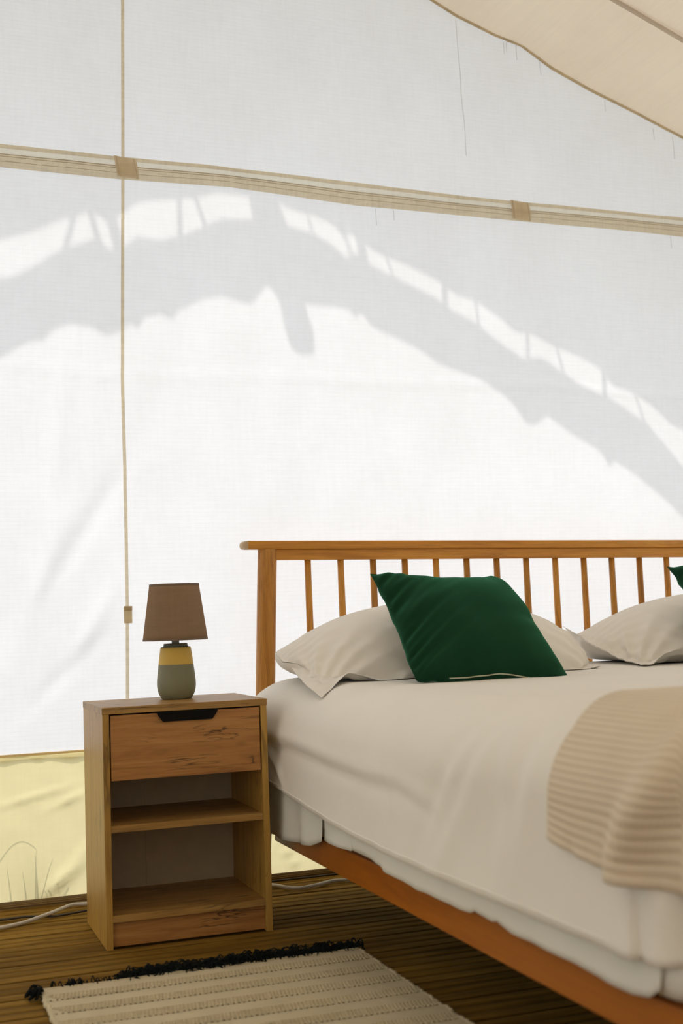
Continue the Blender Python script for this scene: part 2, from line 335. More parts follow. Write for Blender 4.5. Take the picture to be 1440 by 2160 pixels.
# --- side walls
for nm, xw in (('wall_left', -2.9), ('wall_right', 3.25)):
    zt = float(roof_z(np.array(xw)))
    Y, Zs = np.meshgrid(np.linspace(WY, -4.6, 60), np.linspace(0, zt, 24)); Xs = xw + .02 * nzv(Y * 2, Zs, 1)
    tag(grid(nm, np.stack([Xs, Y, Zs], -1), 'side'), kind='structure')
zt_ = np.linspace(0, 1, 20); xr_ = np.linspace(-2.9, 3.25, 60); X, V_ = np.meshgrid(xr_, zt_)
tag(grid('wall_front', np.stack([X, -4.6 + .02 * nzv(X * 2, V_, 4), V_ * roof_z(X)], -1), 'front_wall'), kind='structure')
# --- deck floor: grooved boards
floor = empty('floor', (0, 0, 0), kind='structure')
PW, GAP = .1195, .0105
prof = [(-PW / 2, -.028), (PW / 2, -.028), (PW / 2, -.002)]
ng = 3; step = PW / ng
for k in range(ng):
    y1 = PW / 2 - k * step
    if k == 0: prof += [(y1 - .0025, 0)]
    prof += [(y1 - step * .28, .0), (y1 - step * .5, 0), (y1 - step * .68, -.0005)]
    if k < ng - 1: prof += [(y1 - step * .84, -.0026), (y1 - step * 1.04, -.0026), (y1 - step * 1.2, -.0005)]
prof += [(-PW / 2 + .0025, 0), (-PW / 2, -.002)]
V_, F_p = [], []; n = len(prof); XL = [-3.6, -1.5, .6, 2.4, 4.2]
for x in XL: V_ += [(x, y, z) for y, z in prof]
for s_ in range(len(XL) - 1):
    for k in range(n): k2 = (k + 1) % n; F_p.append((s_ * n + k, (s_ + 1) * n + k, (s_ + 1) * n + k2, s_ * n + k2))
F_p += [tuple(range(n)), tuple(range(len(V_) - n, len(V_)))[::-1]]
first = None
for i in range(-3, 37):
    yc = .10 + .13 * -i + .065
    if yc > .60: yc = yc
    if first is None: first = mk('plank', V_, F_p, 'deck', floor); o = first
    else: o = first.copy(); C.objects.link(o)
    o.location = (random.uniform(-.2, .2), yc, random.uniform(-.0008, .0)); o.rotation_euler = (random.uniform(-.003, .003), 0, random.uniform(-.0006, .0006))
box('gap_dark_sheet', (-3.5, -4.7, -.040), (4.1, .62, -.032), 'bcable', floor, 0)  # black sheet added beneath the boards so the gaps look deep in shade
# --- outside ground
gm = np.stack(np.meshgrid(np.linspace(-12, 12, 40), np.linspace(-9, 14, 40)), -1); gz = -.32 + .05 * nzv(gm[..., 0], gm[..., 1], 0)
gz = np.where((gm[..., 1] > .7), np.minimum(gz + .24, -.06), gz)
tag(grid('ground', np.concatenate([gm, gz[..., None]], -1), 'soil'), kind='structure')

# ================================================================== FLYSHEET over the tent (its edge shades the gable)
UP=[(-0.165, 1.819), (-0.088, 1.845), (0.005, 1.89), (0.051, 1.903), (0.085, 1.92), (0.139, 1.889), (0.222, 1.958), (0.278, 1.967), (0.334, 1.977), (0.405, 1.987), (0.463, 2.006), (0.55, 2.003), (0.639, 1.999), (0.683, 1.973), (0.743, 1.963), (0.818, 1.939), (0.855, 1.897), (0.887, 1.914), (0.932, 1.873), (0.97, 1.853), (1.064, 1.821), (1.175, 1.775), (1.206, 1.746), (1.247, 1.733), (1.296, 1.721), (1.385, 1.664), (1.433, 1.62), (1.468, 1.629), (1.518, 1.608), (1.569, 1.587), (1.672, 1.551), (1.741, 1.515), (1.773, 1.461), (1.862, 1.439), (1.932, 1.393), (2.002, 1.331), (2.039, 1.324)]
GB=[(-0.167, 1.705), (-0.128, 1.714), (-0.089, 1.737), (-0.023, 1.784), (0.03, 1.81), (0.097, 1.838), (0.144, 1.806), (0.185, 1.823), (0.22, 1.853), (0.289, 1.847), (0.345, 1.862), (0.417, 1.895), (0.475, 1.928), (0.562, 1.928), (0.681, 1.917), (0.74, 1.904), (0.8, 1.879), (0.86, 1.831), (0.907, 1.849), (0.937, 1.814), (1.014, 1.781), (1.077, 1.754), (1.156, 1.721), (1.203, 1.686), (1.284, 1.651), (1.364, 1.594), (1.454, 1.536), (1.515, 1.546), (1.59, 1.502), (1.649, 1.465), (1.735, 1.428), (1.788, 1.406), (1.91, 1.329), (2.03, 1.196)]
LO=[(-0.17, 1.485), (-0.105, 1.527), (-0.066, 1.542), (-0.06, 1.529), (-0.027, 1.571), (0.026, 1.587), (0.079, 1.585), (0.125, 1.564), (0.166, 1.579), (0.2, 1.602), (0.213, 1.575), (0.228, 1.617), (0.284, 1.633), (0.311, 1.614), (0.332, 1.643), (0.411, 1.682), (0.469, 1.696), (0.511, 1.68), (0.555, 1.675), (0.577, 1.698), (0.6, 1.731), (0.622, 1.722), (0.643, 1.68), (0.725, 1.684), (0.808, 1.681), (0.862, 1.676), (0.884, 1.645), (0.9, 1.671), (0.937, 1.621), (1.007, 1.594), (1.085, 1.56), (1.131, 1.532), (1.147, 1.518), (1.211, 1.497), (1.292, 1.47), (1.373, 1.426), (1.413, 1.389), (1.452, 1.332), (1.486, 1.33), (1.53, 1.357), (1.605, 1.309), (1.716, 1.248), (1.748, 1.194), (1.767, 1.218), (1.862, 1.156), (1.949, 1.093), (2.019, 1.03)]
ST=[(0.637, 1.737), (0.655, 1.608), (0.676, 1.544), (0.712, 1.527), (0.746, 1.54), (0.745, 1.598), (0.725, 1.669), (0.712, 1.741)]
WD=[(0.554, 2.021), (0.642, 2.014), (0.677, 1.907), (0.569, 1.914)]
LC=[(0.049, 1.924, 0.01, 1.811, 0.0092), (0.076, 1.933, 0.126, 1.784, 0.0118), (0.142, 1.903, 0.171, 1.808, 0.0211), (0.345, 1.987, 0.345, 1.85, 0.0092), (0.384, 1.993, 0.431, 1.889, 0.0079), (0.728, 1.977, 0.767, 1.884, 0.0053), (0.841, 1.926, 0.894, 1.826, 0.0053), (0.898, 1.93, 0.925, 1.813, 0.0184), (0.98, 1.861, 1.027, 1.767, 0.0053), (1.185, 1.791, 1.187, 1.685, 0.0118), (1.288, 1.728, 1.303, 1.637, 0.0066), (1.472, 1.645, 1.468, 1.529, 0.0079), (1.566, 1.594, 1.602, 1.495, 0.0066), (1.744, 1.515, 1.747, 1.413, 0.0105), (1.848, 1.455, 1.902, 1.329, 0.0053)]
for L_, dz in ((UP, .50), (GB, .50), (LO, .50)):
    (xa, za), (xb, zb) = L_[0], L_[-1]
    L_[:0] = [(xa - 2.6, za - 1.25), (xa - 1.3, za - .62), (xa - .5, za - .25)]; L_ += [(xb + .5, zb - .27), (xb + 1.2, zb - .62)]
fly = empty('flysheet', (0, WY + 1, 0), 'beige canvas flysheet stretched over the tent with a laced valance', 'flysheet')
def slab(name, low, high, x0, x1, n=260, t=.004):
    xs_ = np.linspace(x0, x1, n); zl = np.interp(xs_, [p[0] for p in low], [p[1] for p in low]) + SZ; zh = high(xs_)
    P = np.stack([np.stack([xs_ - SX, 0 * xs_, zl], -1), np.stack([xs_ - SX, 0 * xs_, zh], -1)], 0)
    return grid(name, P, 'fly', fly, smooth=False, thick=t)
FR = lambda x: np.where(x > .19, 3.42 - .42 * (x - .19), 3.42 - .42 * (.19 - x))
slab('valance_flap', UP, lambda x: np.maximum(FR(x - SX) + .0, np.interp(x, [p[0] for p in UP], [p[1] for p in UP]) + SZ + .01), -2.7, 3.2)
slab('valance_band', LO, lambda x: np.interp(x, [p[0] for p in GB], [p[1] for p in GB]) + SZ, -2.7, 3.2, 500)
for nm, pts in (('hanging_strap', ST), ('webbing_strap', WD)):
    v = [(x - SX, yy, z + SZ) for yy in (-.004, .004) for x, z in pts]; k = len(pts)
    mk(nm, v, [tuple(range(k)), tuple(range(k, 2 * k))[::-1]] + [(i, (i + 1) % k, k + (i + 1) % k, k + i) for i in range(k)], 'fly', fly)
for a, b, c, d, r in LC: tube('lacing_cord', [(a - SX, 0, b + SZ + .02), ((a + c) / 2 - SX, .002, (b + d) / 2 + SZ), (c - SX, 0, d + SZ - .02)], r * .85, 'fly', fly, 6)
for xa, xb in ((.19, 3.6), (-3.25, .19)):
    X, Y = np.meshgrid(np.linspace(xa, xb, 12), np.linspace(0, -6.3, 12)); grid('fly_panel', np.stack([X, Y, FR(X)], -1), 'fly', fly, thick=.004)
# grass outside behind the lower panel
paths, rad = [], []
def blade(x, y, h, lean, curl, r=.0018):
    t = np.linspace(0, 1, 9); paths.append(np.stack([x + lean * t + curl * t ** 2, y + 0 * t, -.07 + (h + .07) * (t - .15 * t ** 3)], -1)); rad.append(r * (1 - .85 * t) + .0003)
blade(-.155, .602, .17, -.02, 0, .004); blade(-.118, .600, .15, -.012, -.004, .0042); blade(-.088, .600, .20, -.018, .005, .005); blade(-.10, .606, .225, -.01, .012, .0025); blade(-.095, .602, .19, .02, .02, .003)
blade(-.045, .600, .085, -.02, -.015, .0025); blade(-.038, .600, .092, -.004, .006, .0025); blade(-.02, .600, .075, -.006, .0, .0025)
t = np.linspace(0, 1, 12); paths.append(np.stack([-.20 + .10 * t, .604 + 0 * t, .12 + .085 * np.sin(math.pi * (.12 + .62 * t)) ], -1)); rad.append(.0016 + 0 * t)
paths.append(np.stack([-.065 + .05 * t, .604 + 0 * t, .05 - .03 * np.sin(math.pi * t) + .02 * t], -1)); rad.append(.0022 + 0 * t)
for i in range(40): blade(random.uniform(-.3, .9), random.uniform(.64, .8), random.uniform(-.01, .04), random.uniform(-.04, .04), random.uniform(-.04, .04), .003)
vv, ff = tube_mesh(paths, rad, 5); tag(mk('grass', vv, ff, 'grass', None, True), 'thin grass blades showing as shadows through the yellow lower panel', 'grass', kind='stuff')

# ================================================================== NIGHTSTAND
NW, ND, NH = .3955, .301, .55
ns = empty('nightstand', (NW / 2, ND / 2, 0), 'oak-look nightstand with one drawer and two open shelves', 'nightstand')
O = (NW / 2, ND / 2, 0)
def nb(name, a, b, mat, wd=.0008, par=ns): return box(name, a, b, mat, par, wd, O)
nb('top_panel', (-.001, -.001, .534), (NW + .001, ND, .55), 'panelx')
nb('side_panel', (0, 0, 0), (.0155, ND, .534), 'panel'); nb('side_panel', (NW - .0155, 0, 0), (NW, ND, .534), 'panel')
nb('side_edge', (NW - .0005, .02, 0), (NW + .002, ND - .01, .02), 'panel')
nb('shelf', (.0155, .003, .262), (NW - .0155, ND - .0042, .278), 'panelx'); nb('shelf', (.0155, .001, .060), (NW - .0155, ND - .0042, .076), 'panelx')
nb('plinth', (.0155, .012, .004), (NW - .0155, .028, .060), 'front')
nb('back_panel', (.0155, ND - .004, .062), (.1505, ND - .001, .534), 'back', .0007); nb('back_panel', (.1506, ND - .004, .062), (NW - .0155, ND - .001, .534), 'back', .0005)
dr = nb('drawer', (.0186, .0, .3805), (NW - .0186, .016, .5305), 'front')
nb('drawer_box', (.03, .016, .392), (NW - .03, ND - .02, .50), 'panelx')
# recessed black handle: trapezoid pull
hx0, hx1, hz0, hz1 = .127, .273, .5105, .5335; yy0, yy1 = -.006, .003; q = .013
v = [(hx0, yy0, hz1), (hx1, yy0, hz1), (hx1 - .002, yy0, hz1 - .007), (hx1 - q, yy0, hz0 + .001), (hx1 - q - .003, yy0, hz0), (hx0 + q + .003, yy0, hz0), (hx0 + q, yy0, hz0 + .001), (hx0 + .002, yy0, hz1 - .007)]
v = [tuple(np.array(p) - O) for p in v]; v += [(p[0], p[1] + yy1 - yy0, p[2]) for p in v]
h_ = mk('handle', v, [tuple(range(8))[::-1], tuple(range(8, 16))] + [(i, (i + 1) % 8, 8 + (i + 1) % 8, 8 + i)[::-1] for i in range(8)], 'black', dr); bev(h_, .0006)
nb('handle_lip', (hx0 + .001, -.0085, hz1 - .003), (hx1 - .001, .0, hz1 - .0005), 'black', .0004, dr)
# hairline shadow gap strips round the drawer are real gaps

# ================================================================== TABLE LAMP
lp = empty('table_lamp', (.216, .184, .55), 'small table lamp with taupe shade on the nightstand, mustard and grey-green ceramic base', 'lamp')
body = [(.0, 0), (.034, 0), (.037, .0015), (.0405, .006), (.0445, .014), (.0475, .024), (.0487, .034), (.0485, .045), (.0472, .058), (.0455, .072), (.0438, .0865)]
lathe('lamp_base', body, 'glaze', lp, 64, False)
lathe('glaze_band', [(.0438, .0865), (.0425, .097), (.0405, .112), (.0388, .124), (.0375, .129), (.030, .1293)], 'ochreglaze', lp, 64, False)
sharp(lathe('lamp_cap', [(.037, .1285), (.0365, .130), (.032, .1305), (.0305, .132), (.0300, .137), (.0285, .1385), (.012, .1385)], 'capglaze', lp, 64, False))
lathe('lamp_socket', [(.0095, .1385), (.0095, .150), (.014, .152), (.014, .178), (.012, .182), (.0001, .183)], 'socket', lp, 32)
lathe('bulb', [(.010, .182), (.013, .19), (.021, .205), (.0235, .218), (.0205, .232), (.012, .241), (.0001, .243)], 'socket', lp, 32)
sh = empty('_', (0, 0, 0)); bpy.data.objects.remove(sh)
def cone(z0, z1, r0, r1, off=0): return [(r0 + off, z0), (r1 + off, z1)]
prs = [(.0815 + (.0622 - .0815) * t, .147 + .140 * t) for t in np.linspace(0, 1, 10)]
shade = lathe('lamp_shade', prs, 'shade', lp, 80, False)
so = shade.modifiers.new('solid', 'SOLIDIFY'); so.thickness = .0012
lathe('shade_trim', [(.0822, .1465), (.0813, .1515), (.0806, .1515), (.0800, .1465), (.0822, .1465)], 'rim', shade, 80, False)
lathe('shade_trim', [(.0631, .2825), (.0626, .288), (.0614, .288), (.0618, .2825), (.0631, .2825)], 'rim', shade, 80, False)
for k in range(3):
    a = k * 2.094 + .3; tube('shade_spider', [(0.012 * math.cos(a), .012 * math.sin(a), .182), (.04 * math.cos(a), .04 * math.sin(a), .25), (.0625 * math.cos(a), .0625 * math.sin(a), .280)], .001, 'socket', shade, 6)
tube('shade_clip', [(.047, .038, .286), (.0475, .0385, .2915)], .0012, 'rim', shade, 6)
# lamp cable down the back of the nightstand
tube('lamp_cable', spline([(.02, .03, .004), (.03, .09, .003), (.02, .112, .003), (.02, .128, -.02), (.0, .132, -.2), (-.05, .14, -.45), (-.08, .19, -.546)], 50), .0025, 'cable', lp, 8)

# ================================================================== CABLES
wc = tube('power_cable', spline([(-1.1, .30, .006), (-.6, .26, .006), (-.30, .30, .006), (-.209, .327, .006), (-.15, .355, .006), (-.088, .388, .0125), (-.05, .43, .0125), (-.015, .468, .012), (.023, .463, .0125), (.15, .44, .0125), (.35, .46, .007), (.50, .49, .006), (.539, .463, .006), (.560, .420, .006), (.59, .395, .006), (.64, .408, .006), (.70, .437, .006), (.748, .428, .006), (.95, .40, .006), (1.4, .42, .006)], 160), .0048, 'cable')
tag(wc, 'white plastic power cable lying on the deck behind the nightstand', 'cable')
bc = tube('dark_cable', spline([(-1.1, .42, .006), (-.5, .40, .006), (-.204, .417, .005), (-.133, .421, .005), (-.067, .393, .005), (.013, .414, .005), (.1, .44, .005), (.4, .515, .005), (.56, .520, .005), (.7, .522, .005), (.9, .525, .005), (1.4, .525, .005)], 120), .0030, 'bcable')
tag(bc, 'thin dark cable lying on the deck along the bottom hem', 'cable')

# ================================================================== BED
BX0, BX1, BY0, BY1 = .462, 2.29, -1.64, .44
XC = (BX0 + BX1) / 2
bed = empty('bed', (XC, (BY0 + BY1) / 2, 0), 'oak double bed frame with a spindled headboard', 'bed')
OB = np.array((XC, (BY0 + BY1) / 2, 0))
tilt = lambda x: -.0118 * (x - .46)
def rail_mesh(name, secs, mat, smooth=False):
    """secs: list of (x, [(y,z)...]) sections swept along x"""
    V, F = [], []; k = len(secs[0][1])
    for x, pr in secs: V += [(x - OB[0], y - OB[1], z + tilt(x)) for y, z in pr]
    for s_ in range(len(secs) - 1):
        for i in range(k): j = (i + 1) % k; F.append((s_ * k + i, s_ * k + j, (s_ + 1) * k + j, (s_ + 1) * k + i))
    F += [tuple(range(k))[::-1], tuple(range(len(V) - k, len(V)))]
    return mk(name, V, F, mat, bed, smooth)
def rr(y0, y1, z0, z1, r, n=4):
    out = []
    for cy, cz, a0 in ((y1 - r, z1 - r, 0), (y0 + r, z1 - r, 90), (y0 + r, z0 + r, 180), (y1 - r, z0 + r, 270)):
        for i in range(n + 1): a = math.radians(a0 + 90 * i / n); out.append((cy + r * math.cos(a), cz + r * math.sin(a)))
    return out
xa, xb = .464, 2.29
tr = rail_mesh('top_rail', [(xa + .014, rr(.413, .467, .937, .960, .0045)), (xa + .5, rr(.413, .467, .937, .960, .0045)), (xb - .014, rr(.413, .467, .937, .960, .0045))], 'oakx')
def cap(x0, x1):
    V, F = [], []; secs = [(x0, rr(.414, .466, .9375, .9595, .0045)), (x0 + (x1 - x0) * .55, rr(.416, .464, .938, .959, .0045)), (x1, rr(.424, .456, .942, .954, .0045))]; k = len(secs[0][1])
    for x, pr in secs: V += [(x - OB[0], y - OB[1], z + tilt(x)) for y, z in pr]
    for s_ in range(2):
        for i in range(k): j = (i + 1) % k; F.append((s_ * k + i, s_ * k + j, (s_ + 1) * k + j, (s_ + 1) * k + i))
    F.append(tuple(range(2 * k, 3 * k))); return mk('rail_end', V, F, 'endgrain', tr)
cap(xa + .014, xa); cap(xb - .014, xb)
rail_mesh('under_rail', [(.54, rr(.425, .455, .9065, .9372, .003)), (1.3, rr(.425, .455, .9065, .9372, .003)), (2.21, rr(.425, .455, .9065, .9372, .003))], 'oakx')
rail_mesh('lower_rail', [(.52, rr(.425, .455, .36, .42, .003)), (2.23, rr(.425, .455, .36, .42, .003))], 'oakx')
def post(xt, xbm, sgn):
    zt = .9375 + tilt(xt); t = np.linspace(0, 1, 14); z = zt * (1 - t)
    r = np.interp(z, [0, .3, .55, .94], [.019, .026, .0272, .0272]); p = np.stack([xt + (xbm - xt) * t - OB[0], 0 * t + .44 - OB[1], z], -1)
    o = tube('post', p, r, 'oakz', bed, 28); return sharp(o, 50)
post(.540, .497, 1); post(2.212, 2.255, -1)
sp_x = [.658 + .0994 * k for k in range(16)]
for x in sp_x:
    z = np.linspace(.908 + tilt(x), .41 + tilt(x), 10); r = np.interp(z, [.40, .6, .9], [.0106, .0104, .0093])
    tube('spindle', np.stack([x + .006 * (.9 - z) - OB[0], 0 * z + .44 - OB[1], z], -1), r, 'oakz', bed, 16)
def side_rail(x0, x1):
    pts = [(.425, .28), (.425, .206), (.185, .206), (.178, .200), (.178, .178), (BY0, .178), (BY0, .252), (.0, .252)]
    pts = [(.425, .239), (.425, .204), (.186, .204), (.180, .198), (.180, .178), (BY0, .178), (BY0, .239)]
    V = [(x - OB[0], y - OB[1], z) for x in (x0, x1) for y, z in pts]; k = len(pts)
    F = [tuple(range(k)), tuple(range(k, 2 * k))[::-1]] + [(i, k + i, k + (i + 1) % k, (i + 1) % k) for i in range(k)]
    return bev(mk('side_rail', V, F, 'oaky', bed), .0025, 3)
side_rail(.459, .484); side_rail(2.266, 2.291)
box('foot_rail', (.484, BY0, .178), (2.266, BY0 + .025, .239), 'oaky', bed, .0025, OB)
for x in (.500, 2.25):
    z = np.linspace(.178, 0, 8); tube('leg', np.stack([x - OB[0] + 0 * z, BY0 + .05 - OB[1] + 0 * z, z], -1), np.interp(z, [0, .178], [.014, .022]), 'oakz', bed, 20)
for k in range(14): y = BY0 + .09 + k * .141; box('slat', (.484, y, .226), (2.266, y + .07, .2388), 'pole', bed, .002, OB)

# ---- surfaces wrapped round the bed
def arc(d, a, b, n=2.0):
    """profile of a soft edge: distance d along -> (outward, down)"""
    # quarter ellipse a (horizontal) x b (vertical), then straight down
    Lq = math.pi / 2 * math.sqrt((a * a + b * b) / 2); t = np.clip(d / Lq, 0, 1) * math.pi / 2
    o = a * np.sin(t) ; dn = b * (1 - np.cos(t)); dn = dn + np.maximum(d - Lq, 0); return o, dn, Lq
def wrap(FX, FY, x0, x1, y0, y1, a, b, ztop, hem=None, L=None, rc=.0):
    """FX,FY flattened coordinates -> 3D on the bed; x0..y1 outer footprint"""
    ix0, ix1, iy0, iy1 = x0 + a, x1 - a, y0 + a, y1 - a
    qx = np.clip(FX, ix0, ix1); qy = np.clip(FY, iy0, iy1); ex, ey = FX - qx, FY - qy
    d = np.maximum(abs(ex), abs(ey)); h = np.hypot(ex, ey) + 1e-12
    ca, cb = abs(ex), abs(ey); th = np.where(ca >= cb, np.where(ca > 1e-9, cb / (ca + 1e-12), 0) * math.pi / 4, math.pi / 2 - ca / (cb + 1e-12) * math.pi / 4)
    ux, uy = np.cos(th) * np.sign(ex), np.sin(th) * np.sign(ey)
    # squarer corners: superellipse direction
    o, dn, Lq = arc(d, a, b)
    k = 1.0 / np.maximum((np.abs(ux) ** 4.2 + np.abs(uy) ** 4.2) ** (1 / 4.2), 1e-6)
    k = np.where(d > 1e-9, k, 1)
    return qx + ux * o * k, qy + uy * o * k, ztop - dn, d, Lq, ux, uy
bed_top = lambda x, y: .583 + .016 * np.clip((-.7 - y) / .6, 0, 1)

# mattress
def rounded_block(x0, x1, y0, y1, z0, z1, a, bt, rb, nx=60, ny=70):
    q1 = math.pi / 2 * math.sqrt((a * a + bt * bt) / 2); q2 = math.pi / 2 * rb; st = z1 - z0 - bt - rb; L = q1 + st + q2
    fx = np.concatenate([np.linspace(-L, 0, 30)[:-1], np.linspace(0, 1, nx), 1 + np.linspace(0, L, 30)[1:]])
    def co(u, lo, hi): return np.where(u < 0, lo + u, np.where(u > 1, hi + (u - 1), lo + (hi - lo) * u))
    FX, FY = np.meshgrid(co(fx, x0 + a, x1 - a), co(fx, y0 + a, y1 - a))
    qx = np.clip(FX, x0 + a, x1 - a); qy = np.clip(FY, y0 + a, y1 - a); ex, ey = FX - qx, FY - qy
    d = np.maximum(abs(ex), abs(ey)); ca, cb = abs(ex), abs(ey)
    th = np.where(ca >= cb, cb / (ca + 1e-12) * math.pi / 4, math.pi / 2 - ca / (cb + 1e-12) * math.pi / 4); ux, uy = np.cos(th) * np.sign(ex), np.sin(th) * np.sign(ey)
    k = np.where(d > 1e-9, 1 / np.maximum((abs(ux) ** 5 + abs(uy) ** 5) ** (1 / 5), 1e-6), 1)
    t1 = np.clip(d / q1, 0, 1) * math.pi / 2; t2 = np.clip(d - q1 - st, 0, q2) / rb
    out = (a * np.sin(t1) - rb * (1 - np.cos(t2))) * k; dn = bt * (1 - np.cos(t1)) + np.clip(d - q1, 0, st) + rb * np.sin(t2)
    return np.stack([qx + ux * out, qy + uy * out, z1 - dn], -1)
mt = empty('mattress', (XC, -.6, .25), 'thick white mattress on the oak bed frame, its rounded corner showing', 'mattress')
P = rounded_block(.444, 2.305, -1.618, .398, .2400, .560, .15, .14, .035); P -= np.array([XC, -.6, .25])
grid('mattress_core', P, 'cover', mt)
# protector hanging over the side rail
prot = [(.30, .205), (.091, .203), (-.046, .212), (-.12, .220), (-.191, .224), (-.24, .238), (-.272, .246)]
def hang(name, hem, x, ztop, ph, amp=.006, n=80, foot=False):
    ys_ = np.linspace(hem[0][0], hem[-1][0], n); zb = np.interp(ys_, [h[0] for h in hem][::-1], [h[1] for h in hem][::-1]); rows = 14; P = []
    for r_ in range(rows):
        t = r_ / (rows - 1); z = ztop * (1 - t) + zb * t
        P.append(np.stack([x - t * amp * (1 + 1.1 * np.sin(ys_ * 38 + ph)) - .004 * t * nzv(ys_ * 20, 0 * ys_ + t, ph) - XC, ys_ + .6 + .01 * t * np.sin(ys_ * 20), z - .25], -1))
    o = grid(name, np.array(P), 'cover', mt, thick=.0016); return o
tag(hang('protector_flap', prot, .4415, .40, 1.0, .006), 'loose pleated flap of the protector near the headboard')
hang('protector_flap', [(-.262, .245), (-.33, .250), (-.429, .252), (-.452, .262)], .4440, .38, 2.2, .004, 40)
hang('protector_flap', [(-.445, .260), (-.53, .257), (-.618, .250), (-.626, .244), (-.819, .240), (-1.002, .243), (-1.014, .249), (-1.101, .248), (-1.116, .252), (-1.172, .242), (-1.308, .244), (-1.42, .242), (-1.51, .240), (-1.545, .246), (-1.565, .262), (-1.572, .30)], .4430, .38, .3, .0015, 160)

# top sheet
sheet = empty('bed_sheet', (XC, -.6, .58), 'smooth white top sheet draped over the mattress', 'sheet')
SX0, SX1, SY0, SY1 = .430, 2.322, -1.632, .418; A_, B_ = .150, .130
def hem_left(y): return np.interp(y, [-1.60, -1.485, -1.316, -1.061, -.652, -.322, .01, .106, .35], [.290, .293, .291, .290, .288, .301, .328, .336, .372])
Lt = .34
def lin(lo, hi, L, n_in, n_out): return np.concatenate([np.linspace(lo - L, lo, n_out)[:-1], np.linspace(lo, hi, n_in), np.linspace(hi, hi + L, n_out)[1:]])
FX, FY = np.meshgrid(lin(SX0 + A_, SX1 - A_, Lt, 110, 44), lin(SY0 + A_, SY1 - A_, Lt, 170, 44))
x, y, z, d, Lq, ux, uy = wrap(FX, FY, SX0, SX1, SY0, SY1, A_, B_, 0)
zt = bed_top(x, y); dmax = Lt; hem = hem_left(y); hem = np.where((y < SY0 + .03), .262, hem)
zq = -B_; tail = np.clip((d - Lq) / (dmax - Lq), 0, 1)
zz = np.where(d <= Lq, zt + z, (zt - B_) * (1 - tail) + hem * tail)
# wrinkles
fold = tail ** .7
amp = fold * (.0050 * nzv(y * 5.5 + x * 5.5, zz * 2.2, 1) + .0028 * nzv(y * 13 + zz * 4, zz * 4, 3)) + .0006 * fold * nzv(y * 30, zz * 9, 9)
def crease(y0, z0, ang, wd, ln, am):
    u = (y - y0) * math.cos(ang) - (zz - z0) * math.sin(ang); v = (y - y0) * math.sin(ang) + (zz - z0) * math.cos(ang); return am * np.exp(-(u / wd) ** 2 - (v / ln) ** 2) * (x < .6)
def pcrease(pts, am, w1=.014, w2=.012, o1=.012, o2=.010):
    best = np.full(y.shape, 9.); sg = np.zeros(y.shape); fade = np.zeros(y.shape); n = len(pts) - 1
    for k, ((ya, za), (yb, zb)) in enumerate(zip(pts[:-1], pts[1:])):
        dy, dz = yb - ya, zb - za; l2 = dy * dy + dz * dz; t = np.clip(((y - ya) * dy + (zz - za) * dz) / l2, 0, 1); py, pz = ya + t * dy, za + t * dz
        dd = np.hypot(y - py, zz - pz); cr = ((zz - za) * -dy + (y - ya) * dz) / math.sqrt(l2); m = dd < best; best = np.where(m, dd, best); sg = np.where(m, np.sign(cr) * dd, sg); u = (k + t) / n; fade = np.where(m, np.sin(math.pi * np.clip(u * .9 + .05, 0, 1)) ** .7, fade)
    return am * fade * (np.exp(-((sg - o1) / w1) ** 2) - np.exp(-((sg + o2) / w2) ** 2)) * (x < .6)
amp += pcrease([(.16, .445), (.103, .441), (-.101, .440), (-.397, .425), (-.587, .421), (-.739, .422), (-.9, .40)], .0075, .020, .016)
amp += pcrease([(-1.13, .575), (-1.105, .552), (-1.053, .471), (-.979, .384), (-.878, .29)], .0062, .030, .026, .020, .018)
amp += pcrease([(-1.05, .56), (-1.022, .531), (-.967, .462), (-.91, .391), (-.86, .33)], .0062, .030, .026, .020, .018)
amp += pcrease([(-1.14, .57), (-1.155, .541), (-1.178, .441), (-1.137, .33)], .0062, .030, .026, .020, .018)
amp += pcrease([(-1.26, .56), (-1.24, .47), (-1.2, .36)], .0062, .030, .026, .020, .018)
amp += pcrease([(-.66, .50), (-.70, .40), (-.73, .32)], .003, .018, .016)
amp += pcrease([(.12, .415), (.091, .395), (.033, .372), (-.021, .330)], .010, .012, .012, .01, .008)
corner = np.minimum(abs(ux), abs(uy)) * 2 * (d > 1e-9)
amp += corner * tail * .012 * np.sin(np.arctan2(uy, ux) * 9)
flare = tail ** 2 * .008; an_ = np.arctan2(abs(uy), abs(ux)); amp = amp - tail * .016 * np.clip((an_ - .30) / .06, 0, 1) * (x < 1) + tail * .006 * np.exp(-((an_ - .22) / .1) ** 2)
hemf = np.where(an_ > .33, np.interp(an_, [.33, 1.57], [.292, .300]), hem)
zz = np.where((d > Lq) & (an_ > .33), (zt - B_) * (1 - tail) + hemf * tail, zz)
x = x + ux * (amp + flare); y = y + uy * (amp + flare)
zz = zz + (d <= 1e-9) * (.0022 * nzv(FX * 4, FY * 4, 3) + .0015 * nzv(FX * 12, FY * 2.5, 5))
zz += np.exp(-((d - .02) / .05) ** 2) * .002 * nzv(FX * 6, FY * 6, 2)
grid('top_sheet', np.stack([x - XC, y + .6, zz - .58], -1), 'sheet', sheet, thick=.002)
# stitched hem along the lower edge
j0 = 0; edge = np.stack([x - XC, y + .6, zz - .58], -1)[:, 1]
tube('hem_line', edge[44:210] + np.array([-.0014, 0, .0]), .0011, 'sheet', sheet, 6)

